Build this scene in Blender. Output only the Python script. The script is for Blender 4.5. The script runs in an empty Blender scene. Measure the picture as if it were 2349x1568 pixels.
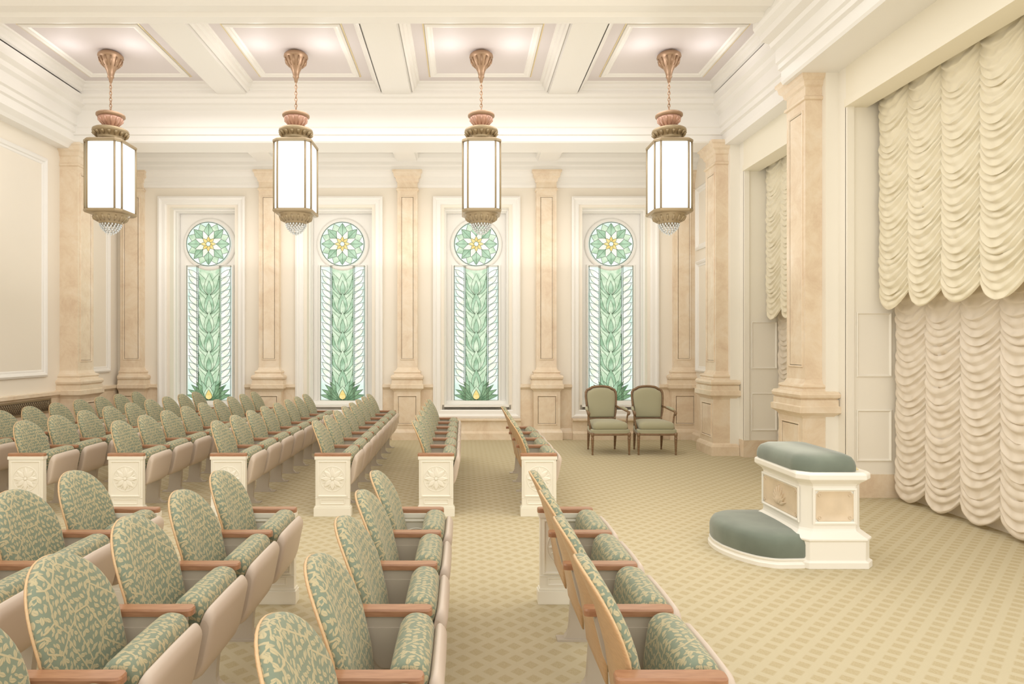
import bpy, bmesh, math, random
from math import sin, cos, pi, radians, sqrt
from mathutils import Vector, Matrix
random.seed(4)
scene = bpy.context.scene
COL = scene.collection
try:
    scene.view_settings.view_transform = 'Standard'
    scene.view_settings.look = 'None'
except Exception: pass

# ------------------------------------------------------------------ materials
def new_mat(name):
    m = bpy.data.materials.new(name); m.use_nodes = True
    nt = m.node_tree
    b = nt.nodes.get('Principled BSDF')
    return m, nt, b
def pmat(name, col, rough=0.5, metal=0.0, bump=0.0, bscale=50, var=0.0, vscale=3.0, sheen=0.0, spec=None):
    m, nt, b = new_mat(name)
    b.inputs['Base Color'].default_value = (*col, 1)
    b.inputs['Roughness'].default_value = rough
    b.inputs['Metallic'].default_value = metal
    if spec is not None: b.inputs['Specular IOR Level'].default_value = spec
    if sheen: b.inputs['Sheen Weight'].default_value = sheen
    tc = nt.nodes.new('ShaderNodeTexCoord')
    if var > 0:
        n = nt.nodes.new('ShaderNodeTexNoise'); n.inputs['Scale'].default_value = vscale
        n.inputs['Detail'].default_value = 4
        nt.links.new(tc.outputs['Object'], n.inputs['Vector'])
        r = nt.nodes.new('ShaderNodeValToRGB')
        r.color_ramp.elements[0].position = 0.3; r.color_ramp.elements[1].position = 0.7
        r.color_ramp.elements[0].color = (*[c*(1-var) for c in col], 1)
        r.color_ramp.elements[1].color = (*[min(1, c*(1+var)) for c in col], 1)
        nt.links.new(n.outputs['Fac'], r.inputs['Fac'])
        nt.links.new(r.outputs['Color'], b.inputs['Base Color'])
    if bump > 0:
        n2 = nt.nodes.new('ShaderNodeTexNoise'); n2.inputs['Scale'].default_value = bscale
        nt.links.new(tc.outputs['Object'], n2.inputs['Vector'])
        bp = nt.nodes.new('ShaderNodeBump'); bp.inputs['Strength'].default_value = bump
        bp.inputs['Distance'].default_value = 0.01
        nt.links.new(n2.outputs['Fac'], bp.inputs['Height'])
        nt.links.new(bp.outputs['Normal'], b.inputs['Normal'])
    return m
def emat(name, c1, c2, strength, scale=6.0):
    m, nt, b = new_mat(name)
    tc = nt.nodes.new('ShaderNodeTexCoord')
    n = nt.nodes.new('ShaderNodeTexNoise'); n.inputs['Scale'].default_value = scale; n.inputs['Detail'].default_value = 3
    nt.links.new(tc.outputs['Object'], n.inputs['Vector'])
    r = nt.nodes.new('ShaderNodeValToRGB')
    r.color_ramp.elements[0].position = 0.35; r.color_ramp.elements[1].position = 0.65
    r.color_ramp.elements[0].color = (*c1, 1); r.color_ramp.elements[1].color = (*c2, 1)
    nt.links.new(n.outputs['Fac'], r.inputs['Fac'])
    b.inputs['Base Color'].default_value = (0.05, 0.05, 0.05, 1)
    b.inputs['Roughness'].default_value = 0.25
    nt.links.new(r.outputs['Color'], b.inputs['Emission Color'])
    b.inputs['Emission Strength'].default_value = strength
    return m

def math_node(nt, op, a, b=None, clamp=False):
    n = nt.nodes.new('ShaderNodeMath'); n.operation = op; n.use_clamp = clamp
    for i, v in enumerate((a, b)):
        if v is None: continue
        if isinstance(v, (int, float)): n.inputs[i].default_value = v
        else: nt.links.new(v, n.inputs[i])
    return n.outputs[0]

def marble_mat(name, c1, c2, c3):
    m, nt, b = new_mat(name)
    tc = nt.nodes.new('ShaderNodeTexCoord')
    n = nt.nodes.new('ShaderNodeTexNoise'); n.inputs['Scale'].default_value = 2.6; n.inputs['Detail'].default_value = 9
    n.inputs['Distortion'].default_value = 0.5; n.inputs['Roughness'].default_value = 0.75
    nt.links.new(tc.outputs['Object'], n.inputs['Vector'])
    r = nt.nodes.new('ShaderNodeValToRGB')
    e = r.color_ramp.elements
    e[0].position = 0.32; e[0].color = (*c1, 1); e[1].position = 0.68; e[1].color = (*c3, 1)
    k = e.new(0.5); k.color = (*c2, 1)
    nt.links.new(n.outputs['Fac'], r.inputs['Fac'])
    nt.links.new(r.outputs['Color'], b.inputs['Base Color'])
    b.inputs['Roughness'].default_value = 0.2
    return m

def fabric_mat():
    m, nt, b = new_mat('leaf_brocade_fabric')
    uv = nt.nodes.new('ShaderNodeUVMap'); uv.uv_map = 'UVMap'
    mp = nt.nodes.new('ShaderNodeVectorMath'); mp.operation = 'SCALE'; mp.inputs['Scale'].default_value = 32.0
    nt.links.new(uv.outputs['UV'], mp.inputs[0])
    def leaves(offset, a, bb, rnd):
        ad = nt.nodes.new('ShaderNodeVectorMath'); ad.operation = 'ADD'; ad.inputs[1].default_value = (offset, offset*0.7, 0)
        nt.links.new(mp.outputs[0], ad.inputs[0])
        vo = nt.nodes.new('ShaderNodeTexVoronoi'); vo.voronoi_dimensions = '2D'; vo.inputs['Scale'].default_value = 1.0
        vo.inputs['Randomness'].default_value = rnd
        nt.links.new(ad.outputs[0], vo.inputs['Vector'])
        sb = nt.nodes.new('ShaderNodeVectorMath'); sb.operation = 'SUBTRACT'
        nt.links.new(ad.outputs[0], sb.inputs[0]); nt.links.new(vo.outputs['Position'], sb.inputs[1])
        sc = nt.nodes.new('ShaderNodeSeparateColor'); nt.links.new(vo.outputs['Color'], sc.inputs[0])
        ang = math_node(nt, 'MULTIPLY', sc.outputs[0], 2.4)
        ang = math_node(nt, 'ADD', ang, 0.4)
        ro = nt.nodes.new('ShaderNodeVectorRotate'); ro.rotation_type = 'Z_AXIS'
        nt.links.new(sb.outputs[0], ro.inputs['Vector']); nt.links.new(ang, ro.inputs['Angle'])
        sx = nt.nodes.new('ShaderNodeSeparateXYZ'); nt.links.new(ro.outputs[0], sx.inputs[0])
        q = math_node(nt, 'DIVIDE', sx.outputs[0], a); q = math_node(nt, 'MULTIPLY', q, q)
        q = math_node(nt, 'SUBTRACT', 1.0, q); q = math_node(nt, 'MULTIPLY', q, bb)
        ay = math_node(nt, 'ABSOLUTE', sx.outputs[1])
        d = math_node(nt, 'SUBTRACT', q, ay)
        mask = math_node(nt, 'MULTIPLY', d, 16.0, True)
        rib = math_node(nt, 'SUBTRACT', ay, 0.02); rib = math_node(nt, 'MULTIPLY', rib, 30.0, True)
        rib = math_node(nt, 'MULTIPLY', rib, 0.35); rib = math_node(nt, 'ADD', rib, 0.65)
        return math_node(nt, 'MULTIPLY', mask, rib)
    m1 = leaves(0.0, 0.50, 0.27, 0.45)
    m2 = leaves(5.5, 0.36, 0.17, 0.45)
    mk = math_node(nt, 'MAXIMUM', m1, m2)
    s2 = nt.nodes.new('ShaderNodeVectorMath'); s2.operation = 'SCALE'; s2.inputs['Scale'].default_value = 8.0
    nt.links.new(uv.outputs['UV'], s2.inputs[0])
    ve = nt.nodes.new('ShaderNodeTexVoronoi'); ve.voronoi_dimensions = '2D'; ve.feature = 'DISTANCE_TO_EDGE'
    ve.inputs['Scale'].default_value = 1.0; nt.links.new(s2.outputs[0], ve.inputs['Vector'])
    ln = math_node(nt, 'SUBTRACT', 0.035, ve.outputs['Distance']); ln = math_node(nt, 'MULTIPLY', ln, 60.0, True)
    mk = math_node(nt, 'MAXIMUM', mk, ln)
    mx = nt.nodes.new('ShaderNodeMix'); mx.data_type = 'RGBA'
    mx.inputs['A'].default_value = (0.185, 0.225, 0.155, 1)
    mx.inputs['B'].default_value = (0.46, 0.39, 0.225, 1)
    nt.links.new(mk, mx.inputs['Factor'])
    nt.links.new(mx.outputs['Result'], b.inputs['Base Color'])
    b.inputs['Roughness'].default_value = 0.6
    b.inputs['Sheen Weight'].default_value = 0.25
    b.inputs['Sheen Tint'].default_value = (1.0, .92, .76, 1)
    bp = nt.nodes.new('ShaderNodeBump'); bp.inputs['Strength'].default_value = 0.35; bp.inputs['Distance'].default_value = 0.004
    nt.links.new(mk, bp.inputs['Height']); nt.links.new(bp.outputs['Normal'], b.inputs['Normal'])
    return m

def carpet_mat():
    m, nt, b = new_mat('diamond_carpet')
    tc = nt.nodes.new('ShaderNodeTexCoord')
    sx = nt.nodes.new('ShaderNodeSeparateXYZ'); nt.links.new(tc.outputs['Object'], sx.inputs[0])
    P = 0.15
    u = math_node(nt, 'ADD', sx.outputs[0], sx.outputs[1]); u = math_node(nt, 'DIVIDE', u, P)
    v = math_node(nt, 'SUBTRACT', sx.outputs[0], sx.outputs[1]); v = math_node(nt, 'DIVIDE', v, P)
    def bar(w):
        f = math_node(nt, 'FRACT', w); f = math_node(nt, 'SUBTRACT', f, 0.5); f = math_node(nt, 'ABSOLUTE', f)
        f = math_node(nt, 'SUBTRACT', 0.34, f); return math_node(nt, 'MULTIPLY', f, 12.0, True)
    k = math_node(nt, 'MULTIPLY', bar(u), bar(v))
    n = nt.nodes.new('ShaderNodeTexNoise'); n.inputs['Scale'].default_value = 120; n.inputs['Detail'].default_value = 2
    nt.links.new(tc.outputs['Object'], n.inputs['Vector'])
    nn = math_node(nt, 'MULTIPLY', n.outputs['Fac'], 1.5)
    k = math_node(nt, 'MULTIPLY', k, nn, True)
    mx = nt.nodes.new('ShaderNodeMix'); mx.data_type = 'RGBA'
    mx.inputs['A'].default_value = (0.54, 0.475, 0.325, 1); mx.inputs['B'].default_value = (0.455, 0.375, 0.225, 1)
    nt.links.new(k, mx.inputs['Factor']); nt.links.new(mx.outputs['Result'], b.inputs['Base Color'])
    b.inputs['Roughness'].default_value = 0.95
    b.inputs['Specular IOR Level'].default_value = 0.1
    bp = nt.nodes.new('ShaderNodeBump'); bp.inputs['Strength'].default_value = 0.3; bp.inputs['Distance'].default_value = 0.004
    nt.links.new(n.outputs['Fac'], bp.inputs['Height']); nt.links.new(bp.outputs['Normal'], b.inputs['Normal'])
    return m

def wood_mat(name, c1, c2, scale=(3, 3, 30), rough=0.35):
    m, nt, b = new_mat(name)
    tc = nt.nodes.new('ShaderNodeTexCoord')
    mp = nt.nodes.new('ShaderNodeMapping'); mp.inputs['Scale'].default_value = scale
    nt.links.new(tc.outputs['Object'], mp.inputs['Vector'])
    n = nt.nodes.new('ShaderNodeTexNoise'); n.inputs['Scale'].default_value = 4; n.inputs['Detail'].default_value = 5
    nt.links.new(mp.outputs[0], n.inputs['Vector'])
    r = nt.nodes.new('ShaderNodeValToRGB')
    r.color_ramp.elements[0].position = 0.3; r.color_ramp.elements[1].position = 0.7
    r.color_ramp.elements[0].color = (*c1, 1); r.color_ramp.elements[1].color = (*c2, 1)
    nt.links.new(n.outputs['Fac'], r.inputs['Fac']); nt.links.new(r.outputs['Color'], b.inputs['Base Color'])
    b.inputs['Roughness'].default_value = rough
    return m

def silk_mat(name, col, trans):
    m = pmat(name, col, 0.5, sheen=0.4)
    nt = m.node_tree; b = nt.nodes['Principled BSDF']; out = nt.nodes['Material Output']
    t = nt.nodes.new('ShaderNodeBsdfTranslucent'); t.inputs['Color'].default_value = (col[0], col[1]*.92, col[2]*.75, 1)
    mx = nt.nodes.new('ShaderNodeMixShader'); mx.inputs[0].default_value = trans
    nt.links.new(b.outputs[0], mx.inputs[1]); nt.links.new(t.outputs[0], mx.inputs[2]); nt.links.new(mx.outputs[0], out.inputs['Surface'])
    return m

WHITE = pmat('painted_trim_white', (0.87, 0.85, 0.81), 0.4)
CREAM = pmat('cream_wall', (0.85, 0.79, 0.69), 0.6, bump=0.05, bscale=200)
CEILP = pmat('ceiling_panel', (0.73, 0.68, 0.68), 0.6)
GOLD = pmat('gold_line', (0.80, 0.66, 0.36), 0.35, 0.3)
HEADER = pmat('header_cream', (0.87, 0.82, 0.69), 0.5)
PIERW = pmat('pier_cream', (0.89, 0.85, 0.76), 0.45)
MARBLE = marble_mat('cream_marble', (0.70, 0.54, 0.39), (0.79, 0.655, 0.49), (0.84, 0.735, 0.595))
FABRIC = fabric_mat()
CARPET = carpet_mat()
OAK = wood_mat('oak_shell', (0.50, 0.30, 0.15), (0.60, 0.38, 0.20), (6, 6, 40))
ARMW = wood_mat('arm_wood', (0.33, 0.16, 0.085), (0.42, 0.22, 0.12), (4, 30, 30), 0.3)
MAPLE = wood_mat('maple_edge', (0.58, 0.39, 0.20), (0.66, 0.46, 0.25), (4, 4, 30), 0.3)
TAUPE = pmat('taupe_plastic', (0.60, 0.50, 0.41), 0.45)
TAUPE2 = pmat('taupe_metal', (0.50, 0.44, 0.36), 0.4)
ENDP = pmat('end_panel_cream', (0.83, 0.79, 0.68), 0.4)
BRONZE = pmat('antique_bronze', (0.38, 0.25, 0.16), 0.4, 0.5)
BRASS = pmat('dull_brass', (0.37, 0.29, 0.18), 0.38, 0.5)
COPPER = pmat('pink_copper', (0.60, 0.37, 0.29), 0.3, 0.5)
LAMPG = emat('lamp_glass', (0.84, 0.95, 1.0), (1, 1, 1), 1.7, 5)
CRYST = pmat('crystal', (0.70, 0.74, 0.76), 0.08, 0.3)
TEAL = pmat('teal_velvet', (0.155, 0.185, 0.145), 0.8, sheen=0.4, var=0.12, vscale=5)
SAGE = pmat('sage_fabric', (0.38, 0.36, 0.235), 0.8, sheen=0.3, bump=0.1, bscale=150)
WALNUT = wood_mat('walnut_frame', (0.17, 0.10, 0.05), (0.28, 0.17, 0.09), (5, 5, 20), 0.35)
ALTAR = pmat('altar_ivory', (0.86, 0.83, 0.75), 0.35)
ALTP = pmat('altar_panel_tan', (0.70, 0.57, 0.41), 0.35, var=0.06, vscale=8)
SILK = silk_mat('ivory_silk', (0.92, 0.85, 0.66), .12)
SILK_BACKLIT = silk_mat('ivory_silk_backlight_tint', (0.94, 0.85, 0.72), .2)  # lower tier: pinkish backlight put into the silk colour
LEAD = pmat('lead_came', (0.05, 0.085, 0.04), 0.5)
GRILLE = pmat('bronze_grille', (0.20, 0.15, 0.10), 0.4, 0.3)
GPALE = emat('glass_pale', (0.66, 0.87, 0.76), (0.95, 1.0, 0.95), 1.0, 6)
GMID = emat('glass_midgreen', (0.25, 0.46, 0.27), (0.50, 0.73, 0.50), 0.98, 9)
GLIGHT = emat('glass_lightgreen', (0.44, 0.66, 0.42), (0.78, 0.92, 0.68), 0.98, 9)
GDARK = emat('glass_darkgreen', (0.07, 0.20, 0.09), (0.27, 0.46, 0.25), 0.95, 12)
GYEL = emat('glass_yellow', (0.85, 0.62, 0.15), (0.98, 0.87, 0.42), 1.0, 9)
GIVO = emat('glass_ivory', (0.84, 0.93, 0.72), (1.0, 1.0, 0.92), 1.0, 9)

# ------------------------------------------------------------------ mesh builder
class MB:
    def __init__(s): s.v = []; s.f = []; s.m = []; s.s = []
    def add(s, vs, fs, mat=0, smooth=False):
        o = len(s.v); s.v += [tuple(p) for p in vs]
        for f in fs: s.f.append([i+o for i in f]); s.m.append(mat); s.s.append(smooth)
    def box(s, x0, x1, y0, y1, z0, z1, mat=0):
        vs = [(x0,y0,z0),(x1,y0,z0),(x1,y1,z0),(x0,y1,z0),(x0,y0,z1),(x1,y0,z1),(x1,y1,z1),(x0,y1,z1)]
        s.add(vs, [(0,3,2,1),(4,5,6,7),(0,1,5,4),(1,2,6,5),(2,3,7,6),(3,0,4,7)], mat)
    def extr(s, poly, lo, hi, axis, mat=0, smooth=False):
        n = len(poly)
        def P(a, b, c):
            return (c, a, b) if axis == 'x' else ((a, c, b) if axis == 'y' else (a, b, c))
        vs = [P(a, b, lo) for a, b in poly] + [P(a, b, hi) for a, b in poly]
        s.add(vs, [(i, (i+1) % n, n+(i+1) % n, n+i) for i in range(n)], mat, smooth)
        s.add(vs[:n], [list(range(n))[::-1]], mat); s.add(vs[n:], [list(range(n))], mat)
    def loft(s, rings, mat=0, smooth=False, cap=True):
        n = len(rings[0]); vs = [p for r in rings for p in r]; fs = []
        for k in range(len(rings)-1):
            for i in range(n):
                j = (i+1) % n
                fs.append((k*n+i, k*n+j, (k+1)*n+j, (k+1)*n+i))
        s.add(vs, fs, mat, smooth)
        if cap:
            s.add(rings[0], [list(range(n))[::-1]], mat); s.add(rings[-1], [list(range(n))], mat)
    def lathe(s, prof, n=16, c=(0, 0), mat=0, smooth=True):
        s.loft([[(c[0]+r*cos(2*pi*i/n), c[1]+r*sin(2*pi*i/n), z) for i in range(n)] for r, z in prof], mat, smooth)
    def rectloft(s, x0, x1, y0, y1, prof, mat=0, sides=(1,1,1,1)):
        a, b, c, d = sides
        s.loft([[(x0-e*a, y0-e*c, z), (x1+e*b, y0-e*c, z), (x1+e*b, y1+e*d, z), (x0-e*a, y1+e*d, z)] for e, z in prof], mat)
    def frame(s, u0, u1, v0, v1, prof, mp, mat=0):
        rings = [[mp(u0+i, v0+i, h), mp(u1-i, v0+i, h), mp(u1-i, v1-i, h), mp(u0+i, v1-i, h)] for i, h in prof]
        s.loft(rings, mat, False, cap=False)
    def tube(s, pts, rad, n=8, mat=0, closed=False):
        pts = [Vector(p) for p in pts]; m = len(pts)
        if not isinstance(rad, (list, tuple)): rad = [rad]*m
        rings = []; prev = None
        for i, p in enumerate(pts):
            if closed: t = pts[(i+1) % m]-pts[i-1]
            else: t = pts[min(i+1, m-1)]-pts[max(i-1, 0)]
            t.normalize()
            if prev is None:
                a = Vector((0, 0, 1)) if abs(t.z) < 0.9 else Vector((1, 0, 0))
                nrm = (a-t*a.dot(t)).normalized()
            else:
                nrm = (prev-t*prev.dot(t)).normalized()
            prev = nrm; bn = t.cross(nrm)
            rings.append([tuple(p+(nrm*cos(2*pi*k/n)+bn*sin(2*pi*k/n))*rad[i]) for k in range(n)])
        if closed: rings.append(rings[0]); s.loft(rings, mat, True, cap=False)
        else: s.loft(rings, mat, True)
    def pillow(s, out, mp, h, base=0.0, mat=0, backcap=True, rs=None):
        cx = sum(p[0] for p in out)/len(out); cy = sum(p[1] for p in out)/len(out)
        rs = rs or [(1, base), (1, 0), (0.985, .35), (.95, .60), (.88, .80), (.7, .95), (.4, 1.0)]
        rings = []
        for k, (r, w) in enumerate(rs):
            ww = w if k == 0 else w*h
            rings.append([mp(cx+(a-cx)*r, cy+(b-cy)*r, ww) for a, b in out])
        n = len(out)
        s.loft(rings, mat, True, cap=False)
        s.add(rings[-1]+[mp(cx, cy, h)], [(i, (i+1) % n, n) for i in range(n)], mat, True)
        if backcap: s.add(rings[0], [list(range(n))[::-1]], mat)
    def mesh(s, name, mats, uv=False, fixn=True):
        me = bpy.data.meshes.new(name); me.from_pydata(s.v, [], s.f)
        for m in mats: me.materials.append(m)
        me.polygons.foreach_set('material_index', s.m); me.polygons.foreach_set('use_smooth', s.s)
        bm = bmesh.new(); bm.from_mesh(me)
        bmesh.ops.remove_doubles(bm, verts=bm.verts, dist=0.00005)
        if fixn: bmesh.ops.recalc_face_normals(bm, faces=bm.faces)
        bm.to_mesh(me); bm.free()
        if uv:
            ul = me.uv_layers.new(name='UVMap')
            for p in me.polygons:
                nx, ny, nz = [abs(c) for c in p.normal]
                for li in p.loop_indices:
                    co = me.vertices[me.loops[li].vertex_index].co
                    if ny > 0.75: w = (co.x+0.3, co.z)
                    else: w = (co.y, co.z if nx > 0.5 else co.z-co.x*0.9)
                    ul.data[li].uv = w
        me.update()
        return me

def link(name, me, parent=None, loc=(0,0,0), label=None, cat=None, kind=None, group=None, bevel=0, seg=2):
    o = bpy.data.objects.new(name, me); COL.objects.link(o); o.location = loc
    if parent is not None: o.parent = parent
    if label: o['label'] = label
    if cat: o['category'] = cat
    if kind: o['kind'] = kind
    if group: o['group'] = group
    if bevel:
        b = o.modifiers.new('bevel', 'BEVEL'); b.width = bevel; b.segments = seg; b.limit_method = 'ANGLE'; b.angle_limit = radians(35)
    return o
def struct(name, mb, mats, label, cat, bevel=0.0, **k):
    return link(name, mb.mesh(name, mats, **k), None, (0,0,0), label, cat, 'structure', None, bevel)
TN = [0]
def trim(mb, mats, label, cat='trim', bevel=0.0):
    TN[0] += 1
    return struct('trim_%d' % TN[0], mb, mats, label, cat, bevel)

# ------------------------------------------------------------------ room
XL, XR, YB, YG = -6.6, 4.4, 12.5, 12.86
CX = [-4.98, -2.36, 0.26, 2.90]
RX = [-3.67, -1.05, 1.58]
mb = MB(); mb.box(-9, 9, -1.5, 13.2, -0.1, 0)
struct('floor', mb, [CARPET], 'olive beige carpet with diamond lattice pattern', 'floor')

mb = MB(); mb.box(XL-0.15, XL, 3, 13, 0, 6.1)
struct('wall_left', mb, [CREAM], 'smooth cream plaster wall', 'wall')
mb = MB()
edges = [XL-0.15] + [e for c in CX for e in (c-0.62, c+0.62)] + [XR+0.2]
for i in range(0, len(edges), 2): mb.box(edges[i], edges[i+1], YB, YB+0.5, 0, 5.5)
for c in CX:
    mb.box(c-0.62, c+0.62, YB, YB+0.5, 4.41, 5.5); mb.box(c-0.62, c+0.62, YB, YB+0.5, 0, 0.6)
struct('wall_back', mb, [CREAM], 'cream plaster wall between tall windows', 'wall')
mb = MB(); mb.box(XR, XR+0.15, 11.1, 13, 0, 5.5); mb.box(5.12, 5.25, 4.0, 11.2, 0, 6.0)
struct('wall_right', mb, [CREAM], 'cream wall behind draped curtains', 'wall')

def mpB(y): return lambda u, v, w: (u, y-w, v)
def mpL(x): return lambda u, v, w: (x+w, u, v)
def mpR(x): return lambda u, v, w: (x-w, u, v)
mb = MB()
W = [(0,0),(0.10,0),(0.10,0.12),(0.06,0.15),(0.04,0.20),(0.04,0.93),(0.06,0.96),(0.09,0.98),(0.09,1.03),(0,1.04)]
mb.extr([(XL+a, b) for a, b in W], 3.0, YB, 'y')
struct('baseboard_left', mb, [MARBLE], 'cream marble wainscot with moulded cap', 'wainscot')
mb = MB()
sp = [XL+0.1]+[e for c in CX for e in (c-0.83, c+0.83)]+[XR]
for i in range(0, len(sp), 2): mb.extr([(YB-a, b) for a, b in W], sp[i], sp[i+1], 'x')
for c in CX: mb.extr([(YB-a*1.3, b) for a, b in [(0,0),(0.16,0),(0.16,0.12),(0.12,0.16),(0.12,0.33),(0.16,0.36),(0.16,0.39),(0,0.4)]], c-0.83, c+0.83, 'x')
struct('baseboard_back', mb, [MARBLE], 'cream marble wainscot along window wall', 'wainscot')
mb = MB(); mb.extr([(XR-a, b) for a, b in W], 11.2, YB, 'y')
struct('baseboard_right', mb, [MARBLE], 'cream marble wainscot in side recess', 'wainscot')

PF = [(0,0),(0,0.03),(0.03,0.045),(0.06,0.03),(0.07,0.012),(0.10,0.01),(0.11,0)]
mb = MB(); mb.frame(4.0, 10.35, 1.28, 4.72, PF, mpL(XL)); trim(mb, [WHITE], 'white rectangular panel moulding on wall', 'moulding')
mb = MB(); mb.frame(11.45, 12.2, 1.28, 4.72, PF, mpL(XL)); trim(mb, [WHITE], 'white rectangular panel moulding on wall', 'moulding')
mb = MB(); mb.frame(11.35, 12.3, 1.28, 3.35, PF, mpR(XR)); mb.frame(11.35, 12.3, 3.55, 4.72, PF, mpR(XR)); trim(mb, [WHITE], 'white panel mouldings in side recess', 'moulding')

# ------------------------------------------------------------------ pilasters
PIL = [(.10,0),(.10,.14),(.085,.18),(.06,.20),(.06,.90),(.075,.93),(.12,.97),(.12,1.04),(.10,1.05),
       (.10,1.12),(.085,1.125),(.11,1.15),(.115,1.18),(.10,1.215),(.06,1.225),(.05,1.25),(.065,1.27),(.06,1.29),(.02,1.31),(0,1.36),
       (0,4.70),(.02,4.71),(.02,4.74),(0,4.76),(0,4.86),(.02,4.88),(.03,4.93),(.06,4.96),(.07,5.02),(.09,5.04),(.09,5.08)]
def pilaster(x0, x1, y0, y1, sides, panels, label, k=1.0):
    mb = MB(); mb.rectloft(x0, x1, y0, y1, [(e*k, z) for e, z in PIL], 0, sides)
    pf = [(0,0),(0.0,0.008),(0.012,0.012),(0.024,0.0),(0.03,-0.0)]
    for (u0, u1, mp, dd) in panels:
        mb.frame(u0+0.055, u1-0.055, 1.5, 4.6, pf, mp(0), 0)
        mb.frame(u0-0.0, u1+0.0, 0.28, 0.84, pf, mp(0.06*k), 0)
    trim(mb, [MARBLE], label, 'pilaster')
for x in RX:
    pilaster(x-0.19, x+0.19, YB-0.14, YB, (1,1,1,0), [(x-0.19, x+0.19, lambda e: mpB(YB-0.14-e), 0)], 'cream marble pilaster between stained glass windows')
pilaster(-6.5, -6.08, YB-0.1, YB, (0,1,1,0), [(-6.5, -6.08, lambda e: mpB(YB-0.1-e), 0)], 'cream marble corner pilaster')
pilaster(4.0, XR, YB-0.1, YB, (1,0,1,0), [(4.0, 4.38, lambda e: mpB(YB-0.1-e), 0)], 'cream marble corner pilaster')
pilaster(XL, -6.30, 10.7, 11.15, (0,1,1,1), [(10.7, 11.15, lambda e: mpL(-6.30+e), 0)], 'cream marble pilaster on side wall')
for yy in (7.83, 10.6):
    pilaster(4.10, 4.32, yy, yy+0.45, (1,1,1,1), [(yy, yy+0.45, lambda e: mpR(4.10-e), 0)], 'tall cream marble pilaster with moulded pedestal', 1.15)
    mb = MB()
    mb.box(4.30, 4.47, yy-0.08, yy+0.53, 0, 5.0)
    mb.box(4.45, 5.12, yy-0.23, yy+0.62, 0.27, 5.0)
    yn = yy-0.23
    pf = [(0,0),(0,0.012),(0.012,0.018),(0.024,0.004),(0.03,0)]
    for z0, z1 in ((1.40, 2.15), (0.42, 1.02)):
        mb.frame(4.57, 4.98, z0, z1, pf, mpB(yn))
    mb.box(4.44, 5.13, yy-0.25, yy+0.63, 0, 0.27, 1)
    mb.box(4.45, 4.53, yy-0.26, yy-0.22, 0.27, 4.53)
    trim(mb, [PIERW, MARBLE], 'white panelled pier with marble plinth', 'pier')

# ------------------------------------------------------------------ headers & entablatures
mb = MB()
for a, b in ((4.0, 7.6), (8.45, 10.37)):
    mb.box(4.45, 4.58, a, b, 4.58, 5.05); mb.box(4.43, 4.70, a, b, 4.53, 4.62); mb.box(4.58, 5.12, a, b, 4.90, 5.05); mb.box(4.56, 4.71, a, b, 4.6, 4.95)
trim(mb, [HEADER], 'cream header beam above the curtains', 'beam')
mb = MB()
mb.extr([(5.12,5.0),(3.97,5.0),(3.95,5.03),(3.95,5.16),(3.91,5.18),(3.91,5.24),(3.88,5.26),(3.88,5.42),(3.82,5.45),(3.80,5.50),(3.70,5.53),(3.68,5.60),(3.62,5.64),(3.60,5.68),(3.60,5.80),(5.12,5.80)], 4.0, 8.12, 'y')
trim(mb, [WHITE], 'deep white stepped cornice', 'cornice')
mb = MB()
mb.extr([(5.12,5.0),(4.22,5.0),(4.20,5.08),(4.20,5.18),(4.16,5.20),(4.16,5.28),(4.13,5.30),(4.13,5.48),(4.08,5.52),(4.06,5.58),(4.00,5.62),(4.0,5.70),(3.98,5.75),(5.12,5.80)], 8.12, 11.2, 'y')
trim(mb, [WHITE], 'white stepped cornice', 'cornice')
mb = MB()
mb.extr([(XL,4.98),(-6.42,4.98),(-6.38,5.02),(-6.30,5.08),(-6.30,5.20),(-6.26,5.22),(-6.26,5.30),(-6.22,5.32),(-6.22,5.48),(-6.16,5.52),(-6.14,5.58),(-6.06,5.62),(-6.06,5.70),(-6.04,5.75),(XL,5.80)], 4.0, 11.2, 'y')
trim(mb, [WHITE], 'white stepped cornice', 'cornice')
mb = MB()
mb.extr([(10.62,5.06),(10.60,5.08),(10.60,5.17),(10.57,5.18),(10.57,5.28),(10.55,5.30),(10.55,5.56),(10.52,5.58),(10.48,5.62),(10.44,5.64),(10.42,5.70),(10.38,5.72),(10.36,5.76),(10.36,5.80),(11.15,5.80),(11.15,5.06)], XL, 4.9, 'x')
trim(mb, [WHITE], 'wide white transverse beam with mouldings', 'beam')
mb = MB()
mb.extr([(7.5,5.80),(7.5,5.76),(7.62,5.72),(7.66,5.74),(7.8,5.74),(7.84,5.70),(7.98,5.70),(8.02,5.73),(8.1,5.75),(8.15,5.84),(8.15,5.97),(7.5,5.97)], XL, 4.9, 'x')
trim(mb, [WHITE], 'wide white transverse beam with mouldings', 'beam')
mb = MB(); mb.box(XL, 4.9, 7.0, 7.5, 5.85, 6.0); trim(mb, [HEADER], 'cream ceiling field beyond the beam', 'ceiling panel')
CZ = 5.93
mb = MB(); mb.box(XL, 4.9, 7.5, 11.2, CZ, 6.07)
struct('ceiling', mb, [CEILP], 'pale coffered ceiling panels', 'ceiling')
for x in RX:
    mb = MB()
    mb.extr([(x-.25,CZ),(x-.25,5.80),(x-.23,5.78),(x-.22,5.75),(x+.22,5.75),(x+.23,5.78),(x+.25,5.80),(x+.25,CZ)], 8.1, 10.4, 'y')
    trim(mb, [WHITE], 'white ceiling beam between coffers', 'beam')
cb = [-6.06, RX[0]-.25, RX[0]+.25, RX[1]-.25, RX[1]+.25, RX[2]-.25, RX[2]+.25, 4.0]
mpC = lambda u, v, w: (u, v, CZ-w)
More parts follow.
